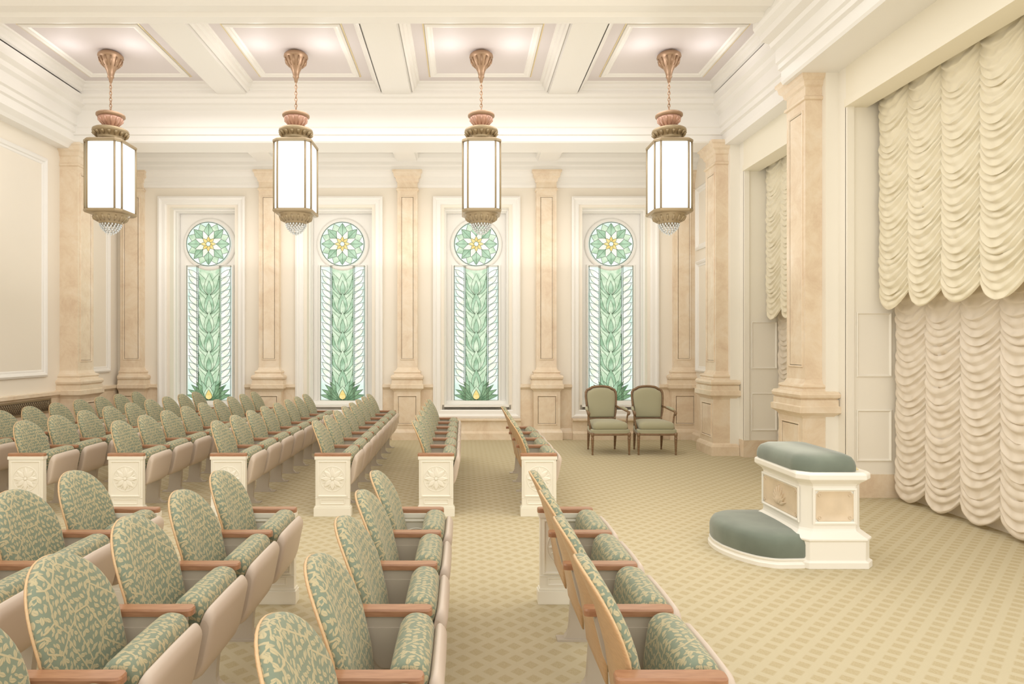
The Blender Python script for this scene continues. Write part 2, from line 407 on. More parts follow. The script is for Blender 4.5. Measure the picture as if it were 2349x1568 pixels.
for i in range(0, 8, 2):
    mb = MB()
    u0, u1 = cb[i], cb[i+1]
    mb.frame(u0, u1, 8.12, 10.40, [(0,0.15),(0.03,0.13),(0.04,0.09),(0.07,0.07),(0.08,0.03),(0.11,0.02),(0.12,0)], mpC)
    mb.frame(u0+.30, u1-.30, 8.45, 10.10, [(0,0),(0.0,0.02),(0.03,0.03),(0.06,0.02),(0.08,0.02),(0.10,0.0)], mpC)
    mb.frame(u0+.275, u1-.275, 8.425, 10.125, [(0,0.001),(0.0,0.006),(0.014,0.006),(0.014,0.001)], mpC, 1)
    trim(mb, [WHITE, GOLD], 'white coffer moulding with thin gilt line', 'coffer')
mb = MB(); mb.box(XL, XR+.1, 11.1, 12.6, 5.36, 5.5)
for x in RX:
    mb.box(x-.22, x+.22, 11.1, 12.4, 5.26, 5.37); mb.box(x-.18, x+.18, 11.1, 12.4, 5.22, 5.27)
trim(mb, [WHITE], 'white low ceiling over window recess', 'ceiling panel')
mb = MB()
mb.extr([(YB,4.78),(YB-.04,4.78),(YB-.05,4.83),(YB-.05,4.88),(YB-.07,4.89),(YB-.08,4.98),(YB-.12,5.02),(YB-.14,5.06),(YB-.2,5.08),(YB-.2,5.14),(YB-.24,5.16),(YB-.24,5.22),(YB-.32,5.27),(YB-.34,5.34),(YB-.34,5.37),(YB,5.37)], XL, XR, 'x')
trim(mb, [WHITE], 'white cornice above the window wall', 'cornice')
mb = MB()
for x in (-4.3, -1.75, -0.55, 2.2): mb.lathe([(0.07,5.352),(0.075,5.36)], 16, (x, 11.45))
trim(mb, [pmat('downlight', (0.9, 0.7, 0.4), 0.4)], 'small round recessed ceiling lights', 'downlight')

mb = MB(); gx = XL+0.045
mb.box(gx, gx+.006, 8.0, 10.35, .74, .92)
nb = 26
for i in range(nb*2):
    y = 8.0+i*2.35/(nb*2)
    mb.tube([(gx+.012, y, .75), (gx+.012, min(y+.12, 10.35), .91)], .004, 4, 1)
    mb.tube([(gx+.014, y, .91), (gx+.014, min(y+.12, 10.35), .75)], .004, 4, 1)
mb.frame(7.97, 10.38, .72, .94, [(0,0),(0,.02),(.025,.02),(.025,0)], mpL(gx), 1)
trim(mb, [GRILLE, BRASS], 'bronze lattice air grille set in marble', 'grille')

# ------------------------------------------------------------------ stained glass windows
def leaf(bx, bz, L, w, ang, n=10, clampx=None, p=0.75, bend=0.0):
    d = (sin(ang), cos(ang)); q = (cos(ang), -sin(ang)); pts = []
    for sg in (1, -1):
        rng = range(n+1) if sg == 1 else range(n-1, 0, -1)
        for i in rng:
            t = i/n; h = sg*w*sin(pi*t**p) + bend*t*t*L
            pts.append((bx+d[0]*L*t+q[0]*h, bz+d[1]*L*t+q[1]*h))
    if clampx: pts = [(max(-clampx, min(clampx, a)), b) for a, b in pts]
    return pts
class G(MB):
    lay = 0
    def poly(s, pts, mat):
        s.lay += 1; y = -0.00025*s.lay; n = len(pts)
        cx = sum(p[0] for p in pts)/n; cz = sum(p[1] for p in pts)/n
        s.add([(a, y, b) for a, b in pts]+[(cx, y, cz)], [(i, (i+1) % n, n) for i in range(n)], mat)
    def rib(s, pts, w=0.005, closed=False):
        s.lay += 1; y = -0.00025*s.lay; n = len(pts); L = []; R = []
        for i in range(n):
            if closed: t = (pts[(i+1) % n][0]-pts[i-1][0], pts[(i+1) % n][1]-pts[i-1][1])
            else:
                a, b = pts[max(i-1, 0)], pts[min(i+1, n-1)]; t = (b[0]-a[0], b[1]-a[1])
            l = sqrt(t[0]**2+t[1]**2) or 1; nx, nz = -t[1]/l*w, t[0]/l*w
            L.append((pts[i][0]+nx, y, pts[i][1]+nz)); R.append((pts[i][0]-nx, y, pts[i][1]-nz))
        m = n if closed else n-1
        s.add(L+R, [(i, (i+1) % n, n+(i+1) % n, n+i) for i in range(m)], 0)
    def shape(s, pts, mat, w=0.0035):
        s.poly(pts, mat); s.rib(pts, w, True)
GM = [LEAD, GPALE, GMID, GLIGHT, GDARK, GYEL, GIVO]
g = G(); zb, zt = 0.705, 3.34
g.poly([(-.43,zb),(.43,zb),(.43,zt),(-.43,zt)], 1)
g.poly([(-.21,zb),(.21,zb),(.21,zt),(-.21,zt)], 3)
def q2(a, b, c, n=8): return [((1-t)**2*a[0]+2*t*(1-t)*b[0]+t*t*c[0], (1-t)**2*a[1]+2*t*(1-t)*b[1]+t*t*c[1]) for t in [i/n for i in range(n+1)]]
for sgn in (-1, 1):
    z = zb+0.36; k = 0
    while z < zt-0.10:
        up = q2((sgn*.235, z-.06), (sgn*.40, z+.0), (sgn*.40, z+.115)); dn = q2((sgn*.40, z+.115), (sgn*.28, z+.10), (sgn*.235, z+.03))
        g.poly(up+dn[1:], 6)
        g.rib(up, .0042); g.rib(q2((sgn*.235, z+.03), (sgn*.30, z+.11), (sgn*.425, z+.125)), .0036)
        z += 0.13; k += 1
z = 2.86; i = 0
while z > 0.82:
    for ang, L, w, mt, bd in ((.55,.50,.075,2,.25),(-.55,.50,.075,2,-.25),(.30,.50,.07,3,.22),(-.30,.50,.07,3,-.22),(0,.44,.095,2 if i % 2 else 3,0),(.0,.30,.05,3 if i % 2 else 2,0)):
        LL = min(L, (zt-z+.10)/cos(ang))
        g.shape(leaf(0, z-.11, LL, w, ang, clampx=.205, bend=bd*(.6 if ang else 0)), mt)
    z -= 0.375; i += 1
for ang, L in ((1.35,.46),(-1.35,.46),(1.1,.46),(-1.1,.46),(.85,.46),(-.85,.46),(.6,.44),(-.6,.44),(.35,.40),(-.35,.40)):
    g.shape(leaf(0, zb+.005, L, .055, ang, clampx=.425), 4 if abs(ang) > .5 else 2)
g.shape(leaf(0, zb+.01, .27, .09, 0), 3)
g.shape(leaf(0, zb+.01, .20, .065, 0, p=0.6), 5)
for x in (-.21, .21, -.235, .235): g.rib([(x, zb), (x, zt)], .005)
g.rib([(-.428,zb),(.428,zb),(.428,zt),(-.428,zt)], .006, True)
cz = 3.76; R = .43
circ = lambda r, n=48: [(r*cos(2*pi*i/n), cz+r*sin(2*pi*i/n)) for i in range(n)]
g.poly(circ(R), 1)
for i in range(8): g.shape(leaf(.05*sin(i*pi/4+pi/8), cz+.05*cos(i*pi/4+pi/8), .375, .125, i*pi/4+pi/8, 14), 3)
for i in range(8):
    g.shape(leaf(.05*sin(i*pi/4), cz+.05*cos(i*pi/4), .36, .10, i*pi/4, 14), 2)
    g.rib([(0, cz), (.41*sin(i*pi/4), cz+.41*cos(i*pi/4))], .003)
for i in range(8): g.shape(leaf(.03*sin(i*pi/4+pi/8), cz+.03*cos(i*pi/4+pi/8), .25, .055, i*pi/4+pi/8), 6)
for i in range(8): g.shape(leaf(.02*sin(i*pi/4), cz+.02*cos(i*pi/4), .13, .035, i*pi/4), 5)
g.shape(circ(.045, 16), 1)
g.rib(circ(R-.004), .006, True)
GLASS = g.mesh('stained_glass', GM, fixn=False)
mb = MB()
mpW = lambda u, v, w: (u, -w, v)
mb.frame(-.83, .83, 0.40, 4.61, [(0,0),(0,.07),(.035,.08),(.06,.065),(.07,.045),(.13,.045),(.145,.03),(.15,.0),(.17,-.01),(.18,-.06),(.205,-.07),(.21,-.16),(.235,-.17),(.24,-.26),(.25,-.27),(.25,-.36)], mpW)
CAS = mb.mesh('casing', [WHITE])
mb = MB()
mb.box(-.60, .60, .37, .44, 0.6, 4.4)
mb.box(-.66, .66, .0, .42, .40, .64); mb.box(-.60, .60, .24, .42, .62, .70)
PLATE = mb.mesh('plate', [WHITE])
mb = MB()
rings = []
for r, w in ((.43,.0),(.43,.03),(.455,.045),(.48,.03),(.50,.03),(.515,.0)):
    rings.append([(r*cos(2*pi*i/48), .36-w, cz+r*sin(2*pi*i/48)) for i in range(48)])
mb.loft(rings, 0, True, cap=False)
mb.frame(-.475, .475, zb-.035, zt+.02, [(0,0),(0,.025),(.03,.03),(.045,0)], lambda u, v, w: (u, .36-w, v))
TRAC = mb.mesh('tracery', [WHITE])
for i, c in enumerate(CX):
    w = bpy.data.objects.new('window_%d' % (i+1), None); COL.objects.link(w); w.location = (c, YB, 0)
    w['kind'] = 'structure'; w['label'] = 'tall stained glass window with flower roundel above green leaves'; w['category'] = 'window'
    link('window_casing', CAS, w); link('window_sill', PLATE, w); link('window_tracery', TRAC, w)
    link('stained_glass', GLASS, w, (0, .358, 0), 'green and yellow leaded glass')

# ------------------------------------------------------------------ pendant lamps
def T(z): return z-5.97
LP = {}
mb = MB(); mb.lathe([(.06,T(5.97)),(.13,T(5.96)),(.165,T(5.93)),(.17,T(5.90)),(.15,T(5.885)),(.145,T(5.86)),(.12,T(5.80)),(.08,T(5.75)),(.055,T(5.70)),(.04,T(5.64)),(.045,T(5.62)),(.03,T(5.60)),(.02,T(5.55)),(.005,T(5.53))], 24)
for i in range(12):
    a = 2*pi*i/12
    mb.tube([(.15*cos(a), .15*sin(a), T(5.875)), (.135*cos(a), .135*sin(a), T(5.82)), (.09*cos(a), .09*sin(a), T(5.76))], [.012, .016, .004], 6)
LP['canopy'] = mb.mesh('canopy', [BRONZE])
mb = MB()
z = 5.55; k = 0
while z > 5.12:
    pts = []
    for i in range(10):
        a = 2*pi*i/10; u, v = .017*cos(a), .028*sin(a)
        pts.append((u, 0, T(z-.024)+v) if k % 2 else (0, u, T(z-.024)+v))
    mb.tube(pts, .006, 5, closed=True); z -= .044; k += 1
mb.tube([(.006, 0, T(5.54)), (.010, .005, T(5.3)), (.004, 0, T(5.1))], .003, 4)
LP['chain'] = mb.mesh('chain', [BRONZE])
mb = MB(); mb.lathe([(.02,T(5.13)),(.05,T(5.11)),(.17,T(5.10)),(.19,T(5.085)),(.19,T(5.06)),(.17,T(5.045)),(.12,T(5.04))], 24)
mb.lathe([(.165,T(5.045)),(.16,T(5.02)),(.13,T(4.97)),(.085,T(4.92)),(.06,T(4.90)),(.07,T(4.885)),(.10,T(4.875)),(.02,T(4.87))], 24, (0,0), 1)
for i in range(12):
    a = 2*pi*i/12
    mb.tube([(.16*cos(a), .16*sin(a), T(5.04)), (.15*cos(a), .15*sin(a), T(5.0)), (.09*cos(a), .09*sin(a), T(4.925))], [.010, .018, .006], 6, 1)
LP['urn'] = mb.mesh('urn', [BRONZE, COPPER])
mb = MB(); mb.lathe([(.05,T(4.885)),(.21,T(4.88)),(.235,T(4.865)),(.24,T(4.835)),(.22,T(4.815)),(.19,T(4.79)),(.165,T(4.765)),(.16,T(4.74)),(.17,T(4.72)),(.20,T(4.70)),(.235,T(4.685)),(.24,T(4.665))], 28)
for i in range(16):
    a = 2*pi*i/16
    mb.tube([(.23*cos(a), .23*sin(a), T(4.82)), (.21*cos(a), .21*sin(a), T(4.80)), (.18*cos(a), .18*sin(a), T(4.76))], [.018, .022, .006], 6)
LP['crown'] = mb.mesh('crown', [BRASS])
def oct(h, ch): return [(-h+ch,-h),(h-ch,-h),(h,-h+ch),(h,h-ch),(h-ch,h),(-h+ch,h),(-h,h-ch),(-h,-h+ch)]
def octloft(mb, prof, mat=0):
    mb.loft([[(a*.90, b*.90, z) for a, b in oct(h, h*.26)] for h, z in prof], mat)
mb = MB()
octloft(mb, [(.255,T(4.70)),(.29,T(4.685)),(.305,T(4.67)),(.305,T(4.645)),(.285,T(4.635))])
octloft(mb, [(.285,T(3.715)),(.305,T(3.705)),(.305,T(3.68)),(.29,T(3.665)),(.25,T(3.66))])
for a, b in oct(.288, .288*.26): mb.tube([(a*.90, b*.90, T(4.65)), (a*.90, b*.90, T(3.70))], .014, 8)
LP['lamp_frame'] = mb.mesh('lamp_frame', [BRASS])
mb = MB(); octloft(mb, [(.278,T(4.66)),(.278,T(3.69))]); LP['lamp_shade'] = mb.mesh('lamp_shade', [LAMPG])
mb = MB(); mb.lathe([(.25,T(3.68)),(.25,T(3.66)),(.225,T(3.64)),(.23,T(3.62)),(.195,T(3.585)),(.155,T(3.56)),(.15,T(3.545)),(.14,T(3.53)),(.02,T(3.53))], 28)
for i in range(16):
    a = 2*pi*i/16
    mb.tube([(.225*cos(a), .225*sin(a), T(3.635)), (.205*cos(a), .205*sin(a), T(3.60)), (.16*cos(a), .16*sin(a), T(3.56))], [.014, .022, .006], 6)
LP['lamp_base'] = mb.mesh('lamp_base', [BRASS])
mb = MB()
for (r, z, n) in ((.14,3.52,20),(.13,3.495,18),(.115,3.47,16),(.095,3.445,14),(.07,3.42,10),(.04,3.40,6),(.005,3.385,1)):
    for i in range(n):
        a = 2*pi*i/n
        mb.lathe([(.002,T(z+.016)),(.011,T(z+.004)),(.011,T(z-.006)),(.002,T(z-.02))], 6, (r*cos(a), r*sin(a)), 0, False)
LP['crystal_drops'] = mb.mesh('crystal_drops', [CRYST])
LX = [-5.01, -2.375, .26, 2.93]
for i, x in enumerate(LX):
    e = bpy.data.objects.new('pendant_lamp', None); COL.objects.link(e); e.location = (x, 9.3, CZ)
    e['label'] = 'bronze pendant lantern with glowing white glass and crystal drops'; e['category'] = 'pendant lamp'; e['group'] = 'pendant lanterns under the coffered ceiling'
    for n, me in LP.items(): link(n, me, e)

# ------------------------------------------------------------------ theatre seats
def mpBack(off=0.0):
    def f(u, v, w):
        t = .96-v
        X = 0.52*t-0.38*t*t
        sl = .52-.76*t; l = sqrt(1+sl*sl)
        return (X + (w+off)/l + 0.028*(abs(u)/.235)**2, u, v + (w+off)*sl/l)
    return f
def back_outline(hw, zb_, zt_, n=14):
    arch = .27
    pts = [(-hw*.93, zb_), (hw*.93, zb_)]
    pts += [(hw*.97, zb_+.15), (hw, zt_-arch-.02)]
    for i in range(n+1):
        a = pi*i/n; pts.append((hw*cos(a), zt_-arch+arch*(sin(a)**.9 if sin(a) > 0 else 0)))
    pts += [(-hw, zt_-arch-.02), (-hw*.97, zb_+.15)]
    out = []
    for p in pts:
        if not out or (abs(out[-1][0]-p[0])+abs(out[-1][1]-p[1])) > 1e-4: out.append(p)
    return out
CH = {}
mb = MB(); mb.pillow(back_outline(.241, .34, .951, 22), mpBack(-.003), .05, 0.0, 0)
CH['backrest'] = mb.mesh('backrest', [FABRIC], uv=True)
mb = MB()
ol = back_outline(.244, .28, .954, 22)
mb.pillow(ol, lambda u, v, w: mpBack(-.008)(u, v, -w), .008, 0.0, 0, rs=[(.985, -.006),(1,-.5),(1,.2),(.985,.8),(.9,1),(.5,1.0)])
nring = len(ol)
for p in range(nring*2): mb.m[p] = 1
CH['backrest_shell'] = mb.mesh('backrest_shell', [OAK, MAPLE])
def rounded(poly, r=.02, n=3):
    out = []; m = len(poly)
    for i in range(m):
        p0, p1, p2 = Vector(poly[i-1]), Vector(poly[i]), Vector(poly[(i+1) % m])
        d0 = (p0-p1); d2 = (p2-p1); a = min(r, d0.length*.45); b = min(r, d2.length*.45)
        A = p1+d0.normalized()*a; B = p1+d2.normalized()*b
        for k in range(n+1):
            t = k/n; q = A*(1-t)**2+p1*2*t*(1-t)+B*t*t; out.append((q.x, q.y))
    return out
def bulged(mb, poly, hw, mat=0):
    n = len(poly); cx = sum(p[0] for p in poly)/n; cz_ = sum(p[1] for p in poly)/n
    rings = []
    for y, sc in ((-hw,.75),(-hw+.006,.87),(-hw+.018,.95),(-hw+.04,.99),(-hw*.5,1.0),(0,1.01),(hw*.5,1.0),(hw-.04,.99),(hw-.018,.95),(hw-.006,.87),(hw,.75)):
        rings.append([(cx+(a-cx)*sc, y, cz_+(b-cz_)*sc) for a, b in poly])
    mb.loft(rings, mat, True)
SH = .055
mb = MB(); bulged(mb, rounded([(a+SH, b) for a, b in [(.425,.60),(.40,.655),(.325,.665),(.28,.63),(.268,.56),(.25,.42),(.28,.36),(.37,.39)]], .05, 4), .225)
CH['seat_cushion'] = mb.mesh('seat_cushion', [FABRIC], uv=True)
mb = MB(); bulged(mb, rounded([(a+SH, b) for a, b in [(.445,.625),(.475,.58),(.43,.36),(.40,.30),(.30,.28),(.255,.32),(.285,.355),(.375,.38),(.42,.60)]], .03, 3), .235)
CH['seat_pan'] = mb.mesh('seat_pan', [TAUPE])
def armrest_mesh(y):
    mb = MB(); o = rounded([(.08,y-.032),(.445,y-.034),(.46,y-.02),(.46,y+.02),(.445,y+.034),(.08,y+.032)], .02, 4)
    mb.loft([[(a*1.0, b, .618) for a, b in o], [(a, b, .628) for a, b in o], [(a, b, .640) for a, b in o], [(a-(.004 if a > .3 else -.004), b-(b-y)*.12, .648) for a, b in o]], 0, False)
    return mb.mesh('armrest', [ARMW])
CH['armrest'] = armrest_mesh(-.285); ARM2 = armrest_mesh(.285)
def support_mesh(y):
    mb = MB(); mb.extr(rounded([(.12,.617),(.43,.617),(.41,.45),(.37,.36),(.34,.05),(.40,.0),(.16,.0),(.20,.05),(.22,.34),(.17,.42)], .03, 3), y-.022, y+.022, 'y')
    mb.box(.13, .43, y-.035, y+.035, 0, .012)
    mb.extr(rounded([(.16,.57),(.38,.57),(.36,.47),(.32,.40),(.24,.40),(.20,.46)], .02, 2), y-.028, y-.02, 'y')
    return mb.mesh('support', [TAUPE2])
CH['support'] = support_mesh(-.285); SUP2 = support_mesh(.285)
def endpanel_mesh(y, sgn=-1):
    mb = MB()
    x0, x1 = .095, .45; ya, yb = y-.03, y+.03
    mb.box(x0, x1, ya, yb, .0, .618)
    mb.box(x0-.015, x1+.015, ya-.015, yb+.015, 0, .09); mb.box(x0-.008, x1+.008, ya-.008, yb+.008, .09, .105)
    mb.box(x0-.008, x1+.008, ya-.008, yb+.008, .585, .618)
    mp = lambda u, v, w: (u, ya-w, v)
    mb.frame(x0+.02, x1-.02, .20, .575, [(0,0),(0,.008),(.012,.010),(.02,.0)], mp)
    mb.frame(x0+.05, x1-.05, .125, .18, [(0,0),(0,.006),(.008,.006),(.012,0)], mp)
    mb.box(x0+.0, x1-.0, ya-.006, ya, .187, .195)
    cx, c2 = (x0+x1)/2, .387
    for i in range(8):
        a = i*pi/4
        mb.pillow(leaf(cx+.012*sin(a), c2+.012*cos(a), .11, .026, a, 8), mp, .012, backcap=False)
        mb.pillow(leaf(cx+.03*sin(a+pi/8), c2+.03*cos(a+pi/8), .085, .012, a+pi/8, 6), mp, .007, backcap=False)
    n = 32
    mb.tube([(cx+.128*cos(2*pi*i/n), ya, c2+.128*sin(2*pi*i/n)) for i in range(n)], .005, 6, closed=True)
    mb.pillow([(cx+.018*cos(2*pi*i/12), c2+.018*sin(2*pi*i/12)) for i in range(12)], mp, .016, backcap=False)
    return mb.mesh('end_panel', [ENDP])
END1 = endpanel_mesh(-.285); END2 = endpanel_mesh(.285)

def seat(x, y, first=False, last=False, endfirst=False, endlast=False, group=''):
    e = bpy.data.objects.new('theater_seat', None); COL.objects.link(e); e.location = (x, y, 0)
    lab = 'folding auditorium seat in green and gold leaf brocade'
    if endfirst or endlast: lab = 'folding seat in leaf brocade beside carved cream end panel'
    e['label'] = lab; e['category'] = 'theater seat'; e['group'] = group
    for n in ('backrest', 'backrest_shell', 'seat_cushion', 'seat_pan', 'armrest'):
        o = link(n, CH[n], e)
        if n == 'seat_pan': o['label'] = 'taupe molded seat pan'
        if n == 'backrest_shell': o['label'] = 'light wood curved back shell'
        if n == 'armrest': o['label'] = 'reddish brown wooden armrest'
    if endfirst: link('end_panel', END1, e, label='cream end panel with carved rosette', bevel=.003)
    else: link('support', CH['support'], e)
    if last:
        link('armrest', ARM2, e, label='reddish brown wooden armrest')
        if endlast: link('end_panel', END2, e, label='cream end panel with carved rosette', bevel=.003)
        else: link('support', SUP2, e)
    return e
FX = [.515, -.55, -1.62, -2.70, -3.76, -4.79, -5.86]; FN = [4, 6, 8, 8, 9, 9, 9]
for x, n in zip(FX, FN):
    for k in range(n): seat(x, 7.07+.57*k, endfirst=(k == 0), last=(k == n-1), group='auditorium seats in the far block')
NX = [.43, -.59, -1.60, -2.54, -3.50]; NN = [4, 5, 5, 4, 2]
for x, n in zip(NX, NN):
    for k in range(n): seat(x, 4.2-.57*k, last=(k == 0), endlast=(k == 0), group='auditorium seats in the near block')

# ------------------------------------------------------------------ armchairs
AP = {}
def mpAB(u, v, w): return (u, .26+.16*(v-.5)-w, v)
def bo(hw, z0, z1):
    pts = [(-hw*.86, z0), (hw*.86, z0), (hw*.93, z0+.12), (hw, z1-.17)]
    pts += [(hw*.99, z1-.10), (hw*.90, z1-.055), (hw*.80, z1-.05), (hw*.55, z1-.012), (hw*.28, z1), (0, z1+.003)]
    pts += [(-a, b) for a, b in pts[-2:3:-1]] + [(-hw, z1-.17), (-hw*.93, z0+.12)]
    return pts
mb = MB(); mb.pillow(bo(.245, .55, 1.05), mpAB, .05); AP['backrest'] = mb.mesh('backrest', [SAGE])
mb = MB(); o = bo(.262, .53, 1.072)
mb.tube([mpAB(a, b, 0) for a, b in o], .019, 8, closed=True)
mb.pillow(bo(.255, .54, 1.06), lambda u, v, w: mpAB(u, v, -w), .02)
for s in (-1, 1): mb.tube([(s*.225, .28, .56), (s*.225, .28, .40)], .02, 8)
AP['back_frame'] = mb.mesh('back_frame', [WALNUT])
so = [(-.32,-.30),(-.15,-.325),(.15,-.325),(.32,-.30),(.29,.0),(.25,.27),(-.25,.27),(-.29,.0)]
mb = MB(); mb.loft([[(a*k, b*k, z) for a, b in rounded(so, .03, 3)] for k, z in ((.97,.33),(1,.34),(1,.40),(.98,.41))], 0)
AP['seat_rail'] = mb.mesh('seat_rail', [SAGE])
mb = MB(); mb.loft([[(a*k, b*k, z) for a, b in rounded(so, .03, 3)] for k, z in ((1.005,.315),(1.02,.32),(1.02,.345),(1.005,.35))], 0)
AP['apron'] = mb.mesh('apron', [WALNUT])
mb = MB(); q = rounded([(-.285,-.31),(.285,-.31),(.25,.23),(-.25,.23)], .06, 4)
mb.loft([[(a*k, b*k, z) for a, b in q] for k, z in ((.9,.40),(.985,.415),(1.01,.445),(1.01,.475),(.98,.505),(.88,.525),(.6,.54),(.2,.545))], 0, True)
AP['seat_cushion'] = mb.mesh('seat_cushion', [SAGE])
def legm(x, y, splay):
    mb = MB(); pr = [(.014,0),(.017,.02),(.012,.035),(.017,.06),(.024,.25),(.026,.28),(.018,.29),(.026,.30),(.028,.33),(.028,.36)]
    mb.loft([[(x+r*cos(2*pi*i/12), y+splay*(.36-z)+r*sin(2*pi*i/12), z) for i in range(12)] for r, z in pr], 0, True)
    return mb.mesh('leg', [WALNUT])
LEGS = [legm(-.30,-.295,0), legm(.30,-.295,0), legm(-.23,.25,.12), legm(.23,.25,.12)]
def armm(s):
    mb = MB(); mb.tube([(s*.245,.30,.74),(s*.275,.20,.725),(s*.315,.05,.70),(s*.335,-.10,.685),(s*.335,-.17,.675),(s*.33,-.195,.655),(s*.325,-.18,.63)], [.016,.017,.018,.02,.022,.02,.012], 8)
    mb.tube([(s*.33,-.15,.67),(s*.325,-.11,.60),(s*.31,-.12,.50),(s*.30,-.17,.40)], [.017,.014,.016,.02], 8)
    return mb.mesh('arm', [WALNUT])
def padm(s):
    mb = MB(); mb.tube([(s*.285,.17,.735),(s*.31,.08,.728),(s*.33,-.04,.712),(s*.335,-.09,.70)], [.012,.024,.024,.012], 8)
    return mb.mesh('arm_pad', [SAGE])
ARMS = [armm(-1), armm(1)]; PADS = [padm(-1), padm(1)]
for (x, y, r, lab) in ((2.38, 10.88, .05, 'walnut open armchair in sage fabric before stained glass window'), (3.15, 10.88, -.02, 'walnut open armchair in sage fabric beside marble wainscot')):
    e = bpy.data.objects.new('armchair', None); COL.objects.link(e); e.location = (x, y, 0); e.rotation_euler = (0, 0, r)
    e['label'] = lab; e['category'] = 'armchair'; e['group'] = 'sage armchairs by the windows'
    for n, me in AP.items(): link(n, me, e)
    for me in LEGS: link('leg', me, e)
    for a, p in zip(ARMS, PADS):
        ao = link('arm', a, e); link('arm_pad', p, ao)

# ------------------------------------------------------------------ altar
al = bpy.data.objects.new('altar', None); COL.objects.link(al); AX, AY = 2.96, 5.6; al.location = (AX, AY, 0)
al['label'] = 'ivory altar with teal velvet cushions, tan carved panels and kneeler'; al['category'] = 'altar'
hx, hy = .265, .41
def aring(e, z, ch=.075):
    X, Y = hx+e, hy+e
    return [(-X+ch,-Y,z),(X-ch,-Y,z),(X,-Y+ch,z),(X,Y-ch,z),(X-ch,Y,z),(-X+ch,Y,z),(-X,Y-ch,z),(-X,-Y+ch,z)]
mb = MB()
mb.loft([aring(e, z) for e, z in [(.045,0),(.045,.05),(.03,.06),(.03,.21),(.04,.22),(.04,.235),(.02,.25),(-.015,.28),(-.02,.30),(-.02,.64),(-.01,.66),(.02,.685),(.035,.70),(.035,.735),(.03,.745),(.015,.755)]], 0)
link('altar_body', mb.mesh('altar_body', [ALTAR]), al, bevel=.004)
mpN = lambda u, v, w: (u, -hy+.02-w, v)
mpS = lambda u, v, w: (-hx+.02-w, u, v)
def fancy_panel(mb, u0, u1, v0, v1, mp, plant):
    mb.frame(u0-.025, u1+.025, v0-.025, v1+.025, [(0,0),(0,.010),(.012,.014),(.022,.006),(.025,.004)], mp, 0)
    c = .022
    out = [(u0+c,v0),(u1-c,v0),(u1-c*.6,v0+c*.6),(u1,v0+c),(u1,v1-c),(u1-c*.6,v1-c*.6),(u1-c,v1),(u0+c,v1),(u0+c*.6,v1-c*.6),(u0,v1-c),(u0,v0+c),(u0+c*.6,v0+c*.6)]
    mb.pillow(out, mp, .006, 0, 1, rs=[(1,0),(1,.8),(.98,1),(.95,.5),(.5,.5)])
    for a, b in ((u0+.03,v0+.03),(u1-.03,v0+.03),(u0+.03,v1-.03),(u1-.03,v1-.03)):
        mb.tube([mp(a+.012*cos(t*pi/4), b+.012*sin(t*pi/4), .004) for t in range(8)], .003, 5, 1, closed=True)
    if plant:
        um = (u0+u1)/2
        for i, ang in enumerate((-1.25,-.9,-.6,-.3,0,.3,.6,.9,1.25)):
            mb.pillow(leaf(um, v0+.045, .17-.04*abs(ang), .014, ang, 8), mp, .018, 0, 1, backcap=False)
        for ang in (-.8, -.4, 0, .4, .8):
            mb.pillow(leaf(um, v0+.045, .08, .012, ang, 6), mp, .024, 0, 1, backcap=False)
mb = MB(); fancy_panel(mb, -.15, .15, .36, .60, mpN, False); link('carved_panel', mb.mesh('p', [ALTAR, ALTP]), al, label='tan panel in ivory frame')
mb = MB(); fancy_panel(mb, -.30, .30, .36, .60, mpS, True); link('carved_panel', mb.mesh('p', [ALTAR, ALTP]), al, label='tan panel with carved plant')
mb = MB(); q = rounded([(-hx-.03,-hy+.10),(-hx+.07,-hy-.0),(.17,-hy+.0),(.20,-hy+.10),(.20,hy-.02),(.12,hy+.03),(-hx+.05,hy+.03),(-hx-.03,hy-.06)], .04, 4)
cxq = sum(p[0] for p in q)/len(q); cyq = sum(p[1] for p in q)/len(q)
mb.loft([[(cxq+(a-cxq)*k, cyq+(b-cyq)*k2, z) for a, b in q] for k, k2, z in ((.97,.98,.75),(1.0,1,.765),(1.0,1,.80),(.97,.98,.835),(.90,.94,.865),(.74,.86,.885),(.4,.6,.893),(.05,.05,.894))], 0, True)
link('top_cushion', mb.mesh('c', [TEAL]), al, label='teal velvet padded altar top')
mb = MB(); mb.lathe([(.018,.755),(.018,.762),(.008,.764),(.006,.775),(.001,.777)], 12, (.225, -.30)); link('knob', mb.mesh('k', [GOLD]), al, label='small brass knob')
kn = [(-.22,-.42),(-.48,-.43),(-.60,-.36),(-.70,-.22),(-.765,-.05),(-.78,.10),(-.76,.25),(-.68,.39),(-.56,.47),(-.22,.48)]
kn = rounded(kn, .05, 3)
def kl(mb, prof, mat, sm):
    cx, cy = -.35, .02
    mb.loft([[(cx+(a-cx)*k if a < -.25 else a, cy+(b-cy)*k, z) for a, b in kn] for k, z in prof], mat, sm)
mb = MB(); kl(mb, [(1.03,0),(1.03,.03),(1.0,.04),(.99,.05),(1.01,.06),(1.01,.07),(.98,.075)], 0, False)
link('kneeler_base', mb.mesh('kb', [ALTAR]), al)
mb = MB(); kl(mb, [(.98,.07),(1.0,.09),(1.0,.18),(.985,.21),(.95,.235),(.88,.252),(.6,.262),(.1,.265)], 0, True)
link('kneeler_cushion', mb.mesh('kc', [TEAL]), al, label='teal velvet kneeler cushion')

